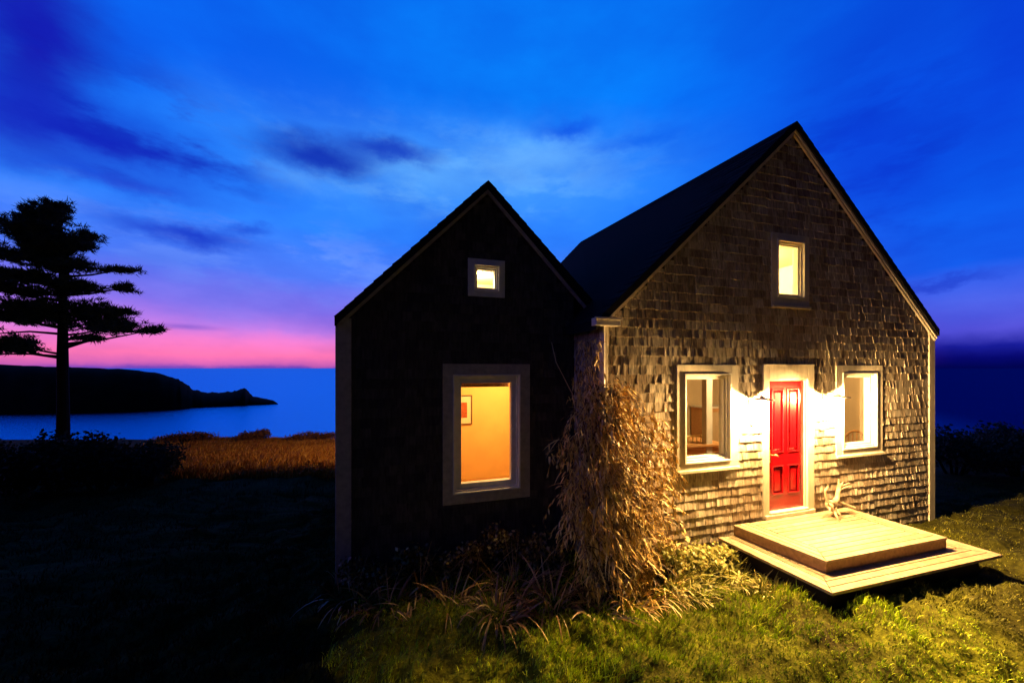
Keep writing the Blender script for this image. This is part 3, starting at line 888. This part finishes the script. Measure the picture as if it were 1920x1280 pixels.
# bushes --------------------------------------------------------------------
def bush(name, loc, rx, ry, rz, n, mat, label, cat, group, seed, leaf=.10):
    rnd = random.Random(seed)
    t = thing(name, loc, label, cat, group); m = MB(); st = MB()
    lobes = [(rnd.uniform(-.6, .6) * rx, rnd.uniform(-.6, .6) * ry, rnd.uniform(.35, .8) * rz, rnd.uniform(.35, .6)) for _ in range(9)]
    for i in range(n):
        lx, ly, lz, lr = rnd.choice(lobes)
        d = Vector((rnd.gauss(0, 1), rnd.gauss(0, 1), rnd.gauss(0, 1))).normalized() * rnd.uniform(.3, 1.05)
        p = Vector((lx + d.x * rx * lr, ly + d.y * ry * lr, max(.02, lz + d.z * rz * lr * .8)))
        a = Vector((rnd.uniform(-1, 1), rnd.uniform(-1, 1), rnd.uniform(-1, 1))).normalized(); b_ = a.orthogonal().normalized()
        s = leaf * rnd.uniform(.5, 1.3)
        m.add([p, p + a * s * .5 + b_ * s * .3, p + a * s, p + a * s * .5 - b_ * s * .3], [(0, 1, 2, 3)])
    o = m.build('foliage', mat); o.parent = t
    for (lx, ly, lz, lr) in lobes: st.tube([(lx * .1, ly * .1, -.3), (lx * .5, ly * .5, lz * .5), (lx, ly, lz)], [.04, .03, .012], 6)
    o = st.build('branches', 'bark'); o.parent = t
M['shrubleaf'] = island_mat('low_shrub_leaf', [(0, g3(.04, .03, .01)), (.6, g3(.16, .11, .03)), (.9, g3(.34, .26, .08)), (1, g3(.6, .5, .2))], .5, None, .4)
for i, (x, y, rz, lab) in enumerate([
        (-.35, 5.0, .42, 'low brown shrub at the left end of the bed under the dark gable'),
        (.20, 5.0, .50, 'low brown shrub in the bed left of the big dark window'),
        (.80, 5.02, .45, 'low brown shrub in the bed under the left side of the big window'),
        (1.40, 4.95, .55, 'low brown shrub in the bed under the right side of the big window'),
        (1.90, 4.70, .62, 'taller brown shrub in the bed beside the foot of the vine'),
        (2.55, 4.02, .40, 'lit straw-brown shrub right at the front foot of the vine'),
        (3.30, 4.16, .46, 'lit leafy shrub against the shingles right of the vine'),
        (3.85, 4.20, .40, 'lit leafy shrub under the window left of the red door'),
        (4.28, 4.12, .34, 'lit leafy shrub next to the back corner of the deck')]):
    bush('low_shrub', (x, y, ground_z(x, y)), .36, .20, rz, 900, 'shrubleaf' if i < 6 else 'strapgreen', lab, 'shrub', 'low shrubs along the foot of the walls', 300 + i, .06)
def at(px, f, dz=0):
    X, Y = cam_to_world((px - 960) / 700 * f, f); return (X, Y, ground_z(X, Y) + dz)
for i, (px, f, rx, rz, lab) in enumerate([
        (1790, 10.2, 1.1, 1.25, 'dark rounded bush right beside the lit cottage corner'),
        (1850, 11.5, 1.2, 1.05, 'dark low bush in the middle of the right-hand hedge'),
        (1912, 9.6, 1.0, 1.35, 'tall dark bush at the right edge of the picture')]):
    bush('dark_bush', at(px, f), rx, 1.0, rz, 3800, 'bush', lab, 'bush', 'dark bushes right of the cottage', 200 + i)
for i, (px, f, rx, rz, lab) in enumerate([
        (20, 8.3, 1.2, 1.18, 'black bush at the far left edge below the pine'),
        (112, 8.6, .9, 1.12, 'black bush hiding the foot of the pine'),
        (195, 8.8, 1.0, 1.12, 'black bush just right of the pine foot'),
        (268, 9.1, .8, 1.0, 'black bush beside the brown meadow')]):
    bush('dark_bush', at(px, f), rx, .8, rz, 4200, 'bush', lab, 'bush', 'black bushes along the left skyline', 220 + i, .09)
for i, (px, f, rx, rz, lab) in enumerate([
        (345, 19.0, 1.5, .55, 'rusty bush at the left end of the meadow edge'),
        (480, 20.0, 1.0, .55, 'small rusty bush on the meadow edge in front of the water'),
        (590, 20.0, 1.4, .45, 'low rusty bush on the meadow edge beside the cottage')]):
    bush('rusty_bush', at(px, f), rx, .9, rz, 2600, 'rusty', lab, 'bush', 'rusty bushes on the meadow edge', 240 + i, .10)

# pine ----------------------------------------------------------------------
def pine():
    rnd = random.Random(77); f0 = 25.0
    bx, by = cam_to_world((118 - 960) / 700 * f0, f0); bz = -2.6
    t = thing('pine_tree', (bx, by, bz), 'tall black pine with layered branches against the sunset', 'tree')
    k = f0 / 700 / 2.1328                        # metres per traced unit
    def H(zy): return EYE + (690 - (340 + zy / 2.1328)) * f0 / 700 - bz
    def A(zx): return (zx - 252) * k             # metres right of the trunk
    trunk = [(0, 0, -1.5), (.02, 0, 2), (-.02, 0, H(700)), (0, 0, H(460)), (-.15, .1, H(250)), (-.5, 0, H(80))]
    m = MB(); m.tube([(x * CS, -x * SN + y, z) for x, y, z in trunk], [.36, .31, .27, .20, .13, .04], 12)
    o = m.build('trunk', 'bark'); o.parent = t
    pads = [(205, 100, 42, 26), (150, 130, 70, 38), (230, 150, 40, 32), (60, 185, 55, 32), (170, 200, 100, 42), (110, 235, 60, 30), (305, 215, 48, 26), (280, 260, 80, 26), (370, 272, 42, 9),
            (170, 270, 90, 30), (60, 300, 60, 18), (190, 320, 110, 34), (330, 345, 95, 14), (430, 340, 45, 8), (-20, 285, 55, 16), (20, 375, 70, 20), (150, 385, 90, 30), (215, 430, 40, 26),
            (320, 415, 75, 13), (430, 415, 38, 12), (300, 430, 60, 9), (0, 430, 80, 14), (100, 440, 70, 14),
            (60, 500, 120, 30), (180, 520, 100, 42), (60, 545, 130, 18), (320, 525, 60, 34), (440, 545, 62, 36), (380, 580, 110, 18), (520, 585, 80, 14), (575, 592, 30, 10), (450, 520, 55, 10),
            (-90, 520, 90, 30), (-80, 400, 80, 22), (30, 645, 70, 26), (90, 672, 50, 14), (-60, 660, 70, 24), (380, 628, 50, 5)]
    nm = MB(); br = MB()
    for (cx, cy, rx, ry) in pads:
        ax, hz, hrx, hry = A(cx), H(cy), rx * k, ry * k
        side = rnd.uniform(-.5, .5) * min(2.5, abs(ax) + .6) * .8
        n = min(190, int(30 + 135 * hrx * hry))
        for i in range(n):
            d = Vector((rnd.gauss(0, .52), rnd.gauss(0, .5), rnd.gauss(0, .50)))
            lx, ly, lz = ax + d.x * hrx * .95, side + d.y * max(.5, hrx * .7), hz + d.z * hry * 1.15
            p = Vector((lx * CS + ly * SN, -lx * SN + ly * CS, lz))
            outd = Vector((lx * CS, -lx * SN, 0)).normalized() * .55 + Vector((0, 0, .35))
            for q in range(22):
                a = (Vector((rnd.gauss(0, .6), rnd.gauss(0, .6), rnd.gauss(0, .5))) + outd).normalized(); b_ = a.orthogonal().normalized()
                s = rnd.uniform(.16, .46); p2 = p + Vector((rnd.gauss(0, .10), rnd.gauss(0, .10), rnd.gauss(0, .05)))
                nm.add([p2 - b_ * .028, p2 + b_ * .028, p2 + a * s], [(0, 1, 2)])
            if rnd.random() < .25:
                q0 = Vector((ax * .6 * CS, -ax * .6 * SN, hz - hry * .3))
                br.tube([q0, (q0 + p) / 2 + Vector((0, 0, -.08)), p], [.03, .02, .01], 4)
        sz = H(min(700, cy + abs(cx - 252) * .12 + 20))
        pe = Vector((ax * .95, side, hz - hry * .2))
        br.tube([(0, 0, sz), (pe.x * .5 * CS + pe.y * .5 * SN, -pe.x * .5 * SN + pe.y * .5 * CS, (sz + pe.z) / 2 - .1), (pe.x * CS + pe.y * SN, -pe.x * SN + pe.y * CS, pe.z)], [.09, .06, .025], 6)
    for (x1, y1, x2, y2, x3, y3) in ((262, 665, 330, 645, 400, 628), (240, 705, 130, 690, -60, 690), (245, 610, 120, 600, -40, 610)):
        P3 = [(A(x1), H(y1)), (A(x2), H(y2)), (A(x3), H(y3))]
        br.tube([(a * CS, -a * SN, h) for a, h in P3], [.10, .07, .03], 6)
    o = nm.build('crown', 'needles'); o.parent = t
    o = br.build('limbs', 'bark'); o.parent = t
pine()

# headland --------------------------------------------------------------------
def headland():
    prof = [(-260, 670, 780), (-60, 680, 778), (60, 686, 777), (130, 688, 776), (240, 692, 773), (300, 700, 770), (335, 711, 768), (352, 722, 766), (362, 731, 765), (385, 736, 764),
            (410, 737, 763), (435, 735, 762), (450, 730, 761), (459, 727, 761), (466, 735, 760), (474, 744, 760), (495, 748, 759), (512, 751, 758), (521, 756.5, 757.8)]
    rows = []
    H = EYE - SEA
    P = []
    for i in range(len(prof) - 1):
        n = 6
        for j in range(n): P.append(tuple(prof[i][q] + (prof[i + 1][q] - prof[i][q]) * j / n for q in range(3)))
    P.append(prof[-1])
    cols = []
    for k, (px, yt, yw) in enumerate(P):
        fw = 700 * H / (yw - 690); r = (px - 960) / 700
        fc = fw * (1 + .10 * min(1, (yw - yt) / 25))
        hc = (690 - yt) / 700 * fc + EYE; ht = hc - SEA
        col = []
        for (q, hh) in ((0, -.15), (.12, .30), (.3, .55), (.55, .8), (1, 1.0), (1.5, .95), (2.6, .7), (4.2, -.2)):
            f = fw + (fc - fw) * q
            jz = (noise.noise(Vector((k * .6, q * 3, 1))) * .12 if q not in (1,) else noise.noise(Vector((k * .9, 4, 1))) * .03)
            X, Y = cam_to_world(r * f * (1 if q <= 1 else 1), f)
            col.append((X, Y, SEA + ht * (hh + jz)))
        cols.append(col)
    m = MB(); nr = len(cols[0]); vs = [p for c in cols for p in c]
    m.add(vs, [(i * nr + j, (i + 1) * nr + j, (i + 1) * nr + j + 1, i * nr + j + 1) for i in range(len(cols) - 1) for j in range(nr - 1)])
    o = m.build('headland', flat_mat('headland_heath', (.012, .013, .010), .95, .15, .5, .05), smooth=True)
    tag(o, 'black wooded headland reaching into the bay', kind='structure')
headland()

# sea ------------------------------------------------------------------------
m = MB(); S = 60000
m.add([(-S, -S, SEA), (S, -S, SEA), (S, S, SEA), (-S, S, SEA)], [(0, 1, 2, 3)])
ws, nt, b = new_mat('sea_water')
n1 = noise_node(nt, .35, 6, rough=.7, stretch=(1, 1, 1))
n2 = noise_node(nt, .02, 3)
nt.links.new(ramp(nt, n2.outputs[0], [(.3, g3(.002, .06, .55)), (.7, g3(.004, .10, .85))]).outputs[0], b.inputs['Base Color'])
b.inputs['Roughness'].default_value = .9; b.inputs['Specular IOR Level'].default_value = 0
gl = nt.nodes.new('ShaderNodeBsdfAnisotropic'); gl.inputs['Color'].default_value = (.04, .62, 1, 1); gl.inputs['Roughness'].default_value = .22
gp = nt.nodes.new('ShaderNodeNewGeometry'); sp = nt.nodes.new('ShaderNodeSeparateXYZ'); nt.links.new(gp.outputs['Position'], sp.inputs[0])
dk = math_node(nt, 'MULTIPLY_ADD', sp.outputs[1], -1.15, sp.outputs[0])      # dark sky reflection painted into the gloss tint at right
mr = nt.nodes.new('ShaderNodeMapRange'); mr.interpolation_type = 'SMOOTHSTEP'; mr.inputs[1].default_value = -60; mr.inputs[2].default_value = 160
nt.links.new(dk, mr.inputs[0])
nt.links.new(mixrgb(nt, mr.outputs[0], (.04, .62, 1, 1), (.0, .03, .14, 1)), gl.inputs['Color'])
bp = nt.nodes.new('ShaderNodeBump'); bp.inputs['Strength'].default_value = 1; bp.inputs['Distance'].default_value = .6
nt.links.new(n1.outputs[0], bp.inputs['Height']); nt.links.new(bp.outputs[0], gl.inputs['Normal'])
mx = nt.nodes.new('ShaderNodeMixShader'); mx.inputs[0].default_value = .95
nt.links.new(b.outputs[0], mx.inputs[1]); nt.links.new(gl.outputs[0], mx.inputs[2])
nt.links.new(mx.outputs[0], nt.nodes['Material Output'].inputs[0])
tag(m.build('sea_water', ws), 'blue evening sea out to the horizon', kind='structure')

# ================================================================== SKY
w = bpy.data.worlds.new('World'); scene.world = w; w.use_nodes = True
nt = w.node_tree; nt.nodes.clear()
out = nt.nodes.new('ShaderNodeOutputWorld'); bg = nt.nodes.new('ShaderNodeBackground')
nt.links.new(bg.outputs[0], out.inputs[0]); bg.inputs[1].default_value = 1.0
tc = nt.nodes.new('ShaderNodeTexCoord')
sep = nt.nodes.new('ShaderNodeSeparateXYZ'); nt.links.new(tc.outputs['Generated'], sep.inputs[0])
X_, Y_, Z_ = sep.outputs
el = math_node(nt, 'ARCSINE', math_node(nt, 'MINIMUM', math_node(nt, 'MAXIMUM', Z_, -1), 1))
az = math_node(nt, 'ARCTAN2', X_, Y_)
# soft distortion for cloud edges
dn = noise_node(nt, 5.5, 5, tc.outputs['Generated'], .6, (1, 1, 2.2))
dn2 = noise_node(nt, 7.0, 6, tc.outputs['Generated'], .62, (1.2, 1.2, 2.0))
dv = math_node(nt, 'SUBTRACT', dn.outputs[0], .5)
dv2 = math_node(nt, 'SUBTRACT', dn2.outputs[0], .5)
azd = math_node(nt, 'MULTIPLY_ADD', dv, .13, az)
eld = math_node(nt, 'MULTIPLY_ADD', dv2, .075, el)
elm = math_node(nt, 'MULTIPLY_ADD', dv2, .028, el)
def deg_fac(e): return math_node(nt, 'DIVIDE', e, R(60), clamp=True)
fe = deg_fac(elm)
def st(d, r, g, b): return (max(0, d) / 60, srgb(r, g, b))
rampA = ramp(nt, fe, [st(0, 120, 70, 190), st(.5, 210, 98, 185), st(1.6, 252, 114, 182), st(3.4, 238, 120, 210), st(5.0, 190, 118, 232), st(7.5, 135, 105, 235),
                      st(12, 75, 120, 250), st(18, 40, 126, 255), st(25, 10, 116, 252), st(33, 0, 104, 248), st(60, 0, 60, 200)])
rampB = ramp(nt, fe, [st(0, 0, 4, 80), st(1.0, 0, 6, 110), st(2.2, 18, 26, 155), st(3.8, 88, 84, 222), st(6.5, 78, 100, 238), st(10, 10, 92, 240), st(17, 0, 88, 238),
                      st(25, 0, 78, 230), st(35, 0, 78, 225), st(60, 0, 50, 180)])
def smooth(v, a, b_):
    n = nt.nodes.new('ShaderNodeMapRange'); n.interpolation_type = 'SMOOTHSTEP'; n.clamp = True
    n.inputs[1].default_value = a; n.inputs[2].default_value = b_
    nt.links.new(v, n.inputs[0]); return n.outputs[0]
def px_dir(px, py):
    r = (px - 960) / 700; x, y = cam_to_world(r, 1.0); return math.atan2(x, y), math.atan2((690 - py) / 700, math.hypot(r, 1))
wAB = smooth(az, px_dir(1150, 600)[0], px_dir(1800, 600)[0])
col = mixrgb(nt, wAB, rampA.outputs[0], rampB.outputs[0])
def blob(px, py, rx, ry, colr, amt, hard=.0, distort=True, inner=.0):
    a0, e0 = px_dir(px, py); a1, e1 = px_dir(px + rx, py); _, e2 = px_dir(px, py - ry)
    ra, re = abs(a1 - a0), abs(e2 - e0)
    u = math_node(nt, 'DIVIDE', math_node(nt, 'SUBTRACT', azd if distort else az, a0), ra)
    v = math_node(nt, 'DIVIDE', math_node(nt, 'SUBTRACT', eld if distort else el, e0), re)
    d = math_node(nt, 'SQRT', math_node(nt, 'ADD', math_node(nt, 'MULTIPLY', u, u), math_node(nt, 'MULTIPLY', v, v)))
    k = smooth(d, 1.25, inner)
    global col
    col = mixrgb(nt, math_node(nt, 'MULTIPLY', k, amt), col, srgb(*colr))
blob(1000, 130, 560, 290, (0, 130, 255), .9)
blob(860, 330, 460, 130, (72, 155, 255), .85)
blob(1010, 300, 150, 55, (100, 172, 255), .8)
blob(760, 320, 190, 45, (92, 168, 255), .8)
blob(560, 330, 90, 40, (80, 150, 250), .6)
blob(420, 560, 260, 60, (125, 130, 250), .4)
blob(230, 80, 130, 90, (0, 90, 235), .6)
blob(60, 60, 170, 330, (14, 0, 175), .95)
blob(90, 225, 330, 120, (8, 20, 195), .75)
blob(230, 275, 220, 26, (5, 30, 190), .8)
blob(200, 335, 220, 24, (10, 60, 215), .6)
pn = noise_node(nt, 6.0, 7, tc.outputs['Generated'], .6, (1, 1, 3.2))
pk = smooth(pn.outputs[0], .46, .64)
def patch(px, py, rx, ry, colr, amt):
    global col
    a0, e0 = px_dir(px, py); a1, e1 = px_dir(px + rx, py); _, e2 = px_dir(px, py - ry)
    u = math_node(nt, 'DIVIDE', math_node(nt, 'SUBTRACT', azd, a0), abs(a1 - a0))
    v = math_node(nt, 'DIVIDE', math_node(nt, 'SUBTRACT', eld, e0), abs(e2 - e0))
    d = math_node(nt, 'SQRT', math_node(nt, 'ADD', math_node(nt, 'MULTIPLY', u, u), math_node(nt, 'MULTIPLY', v, v)))
    k = math_node(nt, 'MULTIPLY', math_node(nt, 'MULTIPLY', smooth(d, 1.2, .2), pk), amt)
    col = mixrgb(nt, k, col, srgb(*colr))
patch(840, 330, 420, 110, (100, 172, 255), .65)
patch(500, 480, 420, 90, (110, 150, 255), .5)
patch(240, 240, 330, 150, (0, 30, 190), .8)
patch(1650, 300, 300, 260, (0, 60, 210), .8)
blob(600, 292, 125, 46, (0, 45, 185), .95, inner=.12)
blob(735, 286, 105, 34, (0, 52, 195), .9, inner=.12)
blob(345, 438, 170, 30, (10, 55, 205), .95)
blob(470, 432, 60, 14, (15, 70, 215), .7)
blob(1065, 245, 80, 26, (0, 85, 235), .8)
blob(1200, 262, 130, 16, (0, 95, 240), .6)
blob(1640, 300, 200, 190, (0, 60, 222), .6)
blob(1760, 528, 150, 10, (15, 50, 200), .6)
blob(340, 612, 90, 7, (115, 80, 205), .6, distort=False)
blob(1900, 120, 160, 260, (0, 55, 215), .6)
# general thin cloud
cn = noise_node(nt, 3.2, 8, tc.outputs['Generated'], .55, (1, 1, 2.6))
cf = ramp(nt, cn.outputs[0], [(.36, g3(.70, .78, .90)), (.62, g3(1.14, 1.16, 1.04))])
col = mixrgb(nt, .8, col, mixrgb(nt, 1.0, col, cf.outputs[0], 'MULTIPLY'))
# dusk: the sky away from the afterglow and overhead is dark
sdir = cam_to_world(-.55, 1.0); L_ = math.hypot(*sdir)
dot = math_node(nt, 'ADD', math_node(nt, 'MULTIPLY', X_, sdir[0] / L_), math_node(nt, 'MULTIPLY', Y_, sdir[1] / L_))
k1 = math_node(nt, 'MULTIPLY_ADD', smooth(dot, -.22, .06), .965, .035)
k2 = math_node(nt, 'MULTIPLY_ADD', smooth(el, R(57), R(45)), .97, .03)
kk = math_node(nt, 'MULTIPLY', k1, k2)
cmb = nt.nodes.new('ShaderNodeCombineColor')
for i in range(3): nt.links.new(kk, cmb.inputs[i])
col = mixrgb(nt, 1.0, col, cmb.outputs[0], 'MULTIPLY')
sk = nt.nodes.new('ShaderNodeTexSky'); sk.sky_type = 'NISHITA'; sk.sun_disc = False
sk.sun_elevation = R(-3.0); sk.sun_rotation = math.atan2(sdir[0], sdir[1])
skm = mixrgb(nt, 1.0, sk.outputs[0], (.05, .05, .05, 1), 'MULTIPLY')
col = mixrgb(nt, 1.0, col, skm, 'ADD')
nt.links.new(col, bg.inputs[0])

# ================================================================== CAMERA
cd = bpy.data.cameras.new('camera'); cam = bpy.data.objects.new('camera', cd); COL.objects.link(cam)
cam.location = (0, 0, EYE); cam.rotation_euler = (R(90), 0, -YAW)
cd.sensor_width = 36; cd.lens = 36 * 700 / 1920; cd.shift_y = 50 / 1920
cd.clip_start = .05; cd.clip_end = 200000
scene.camera = cam
scene.view_settings.view_transform = 'Standard'; scene.view_settings.look = 'None'
scene.view_settings.exposure = 0; scene.view_settings.gamma = 1
scene.cycles.use_denoising = True
scene.cycles.max_bounces = 8; scene.cycles.transparent_max_bounces = 12
scene.cycles.sample_clamp_indirect = 6
